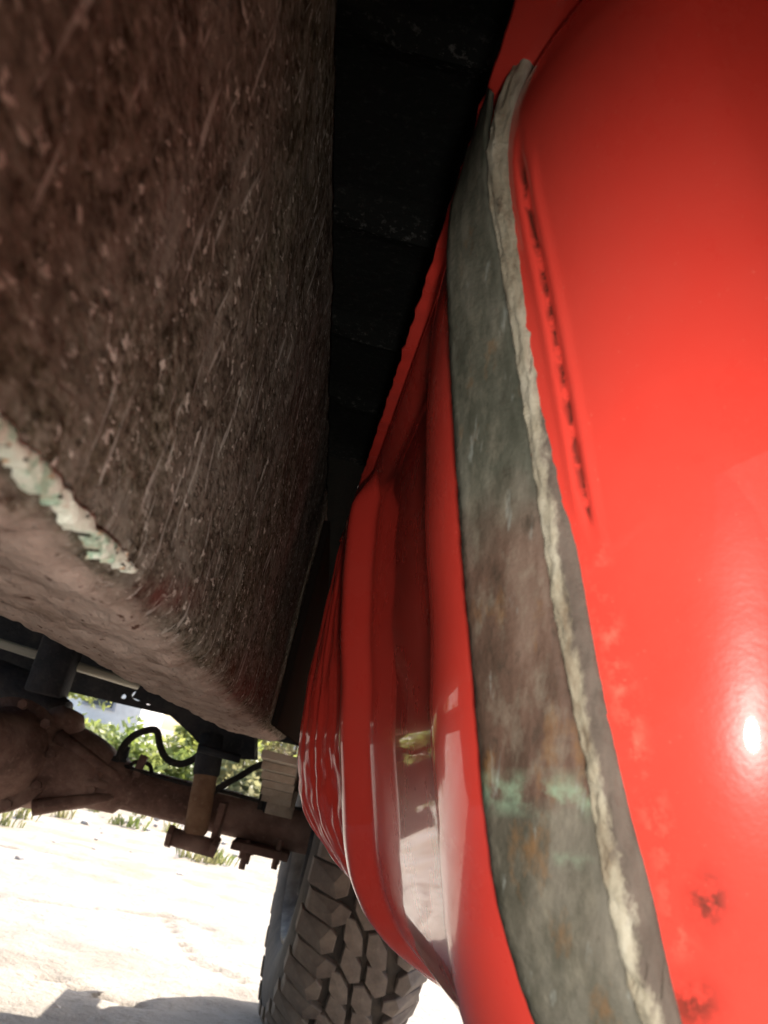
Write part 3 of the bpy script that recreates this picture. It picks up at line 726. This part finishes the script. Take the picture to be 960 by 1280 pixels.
# ------------------------------------------------------------------ bushes, trees and a shed beyond
def blob_leaves(mb, c, rad, n, size):
    for i in range(n):
        d = Vector((random.gauss(0, 1), random.gauss(0, 1), random.gauss(0, 1))).normalized()*(random.random()**.45)
        p = c+Vector((d.x*rad.x, d.y*rad.y, d.z*rad.z))
        if p.z < .03: continue
        a = Vector((random.gauss(0, 1), random.gauss(0, 1), random.gauss(0, .7))).normalized(); b = a.orthogonal().normalized()
        b = (Matrix.Rotation(random.random()*6.28, 3, a) @ b); s = size*random.uniform(.6, 1.3)
        mb.add([p-a*s, p+b*s*.42, p+a*s, p-b*s*.42], [(0, 1, 2, 3)])
def shrub(name, x, y, hgt, wid, lm, label, cat, trunk_h=.0, leaf=.035, nclump=16, per=190, group='shrubs along the far edge of the yard'):
    root = empty(name, (x, y, 0), label, cat, group)
    st_ = MB(); mb = MB()
    for k in range(nclump):
        a = random.random()*6.28; r = wid*.5*math.sqrt(random.random()); z = trunk_h+(hgt-trunk_h)*random.uniform(.15, .92)*(1-.35*(r/(wid*.5))**2)
        c = Vector((x+r*math.cos(a), y+r*math.sin(a)*.8, z)); rd = wid*random.uniform(.13, .24)
        blob_leaves(mb, c, Vector((rd, rd, rd*.85)), per, leaf)
        base = Vector((x+random.uniform(-.04, .04), y, -.03)); mid = Vector((x, y, max(.1, trunk_h)))
        st_.tube([base, mid+(c-mid)*.25, c], [.018+.012*hgt, .012+.006*hgt, .004], 6)
    mb.build('crown', lm, root, smooth=False); st_.build('trunk', m_bark, root)
    return root
B = [(-2.6, 6.2, .62, 1.0, 0, 'low yellow green shrub in the yard behind the left end of the axle', 'shrub'),
     (-1.85, 6.6, .60, .8, 0, 'rounded bright shrub seen under the breather hose', 'shrub'),
     (-1.30, 6.0, .50, .8, 1, 'small mid green shrub seen just above the axle tube near its centre', 'shrub'),
     (-.95, 6.9, .66, .8, 0, 'yellow green shrub framed by the looping brake hose', 'shrub'),
     (-.55, 6.1, .52, .7, 2, 'dusty low shrub behind the shock absorber', 'shrub'),
     (-.15, 6.6, .52, .8, 0, 'bright low shrub between the shock absorber and the red tank', 'shrub'),
     (.65, 6.4, .70, .9, 1, 'green shrub hidden behind the red tank and rear tyre', 'shrub'),
     (-3.6, 6.8, 1.0, 1.3, 1, 'wide shrub far left behind the differential', 'shrub')]
for (x, y, hgt, wid, k, lb, ct) in B: shrub('shrub', x, y, hgt, wid, m_leafs[k], lb, ct)
shrub('tree', -1.35, 11.5, 1.30, 1.3, m_leafs[0], 'young tree with a loose pale crown rising above the shrubs', 'tree', .6, .06, 20, 170, 'trees behind the shrubs')
shrub('tree', -.45, 12.5, 1.35, 1.5, m_leafs[2], 'dusty small tree beside the pale shed', 'tree', .5, .06, 18, 150, 'trees behind the shrubs')
shrub('tree', -4.6, 12.0, 2.1, 2.4, m_leafs[1], 'dark leafy tree at the far left of the yard', 'tree', .7, .07, 22, 170, 'trees behind the shrubs')
shed = empty('shed', (-4.9, 17, 0), 'pale plastered shed with a grey sheet roof beyond the shrubs', 'shed')
MB().box((-4.9, 17, .75), (2.6, 2.2, 1.5), bev=0).build('wall', m_wall, shed, smooth=False)
MB().add([(-6.35, 15.7, 1.42), (-3.45, 15.7, 1.42), (-3.45, 17, 1.95), (-6.35, 17, 1.95), (-6.35, 18.3, 1.42), (-3.45, 18.3, 1.42), (-6.35, 15.7, 1.48), (-3.45, 15.7, 1.48), (-3.45, 17, 2.02), (-6.35, 17, 2.02), (-6.35, 18.3, 1.48), (-3.45, 18.3, 1.48)],
         [(0, 3, 2, 1), (3, 4, 5, 2), (6, 7, 8, 9), (9, 8, 11, 10), (0, 1, 7, 6), (4, 10, 11, 5), (1, 2, 8, 7), (2, 5, 11, 8), (0, 6, 9, 3), (3, 9, 10, 4)]).build('roof', m_roof, shed, smooth=False)
wf = MB().box((-4.4, 15.89, .9), (.62, .04, .62), bev=0).build('window', m_roof, shed, smooth=False)
MB().box((-4.4, 15.865, .9), (.52, .02, .52), bev=0).build('pane', m_glass, wf, smooth=False)
wallb = MB().box((1.4, 14, .4), (7.0, .2, .8), bev=.1).build('garden_wall', m_wall, smooth=False); tag(wallb, 'low grey plastered garden wall behind the shrubs', 'wall')
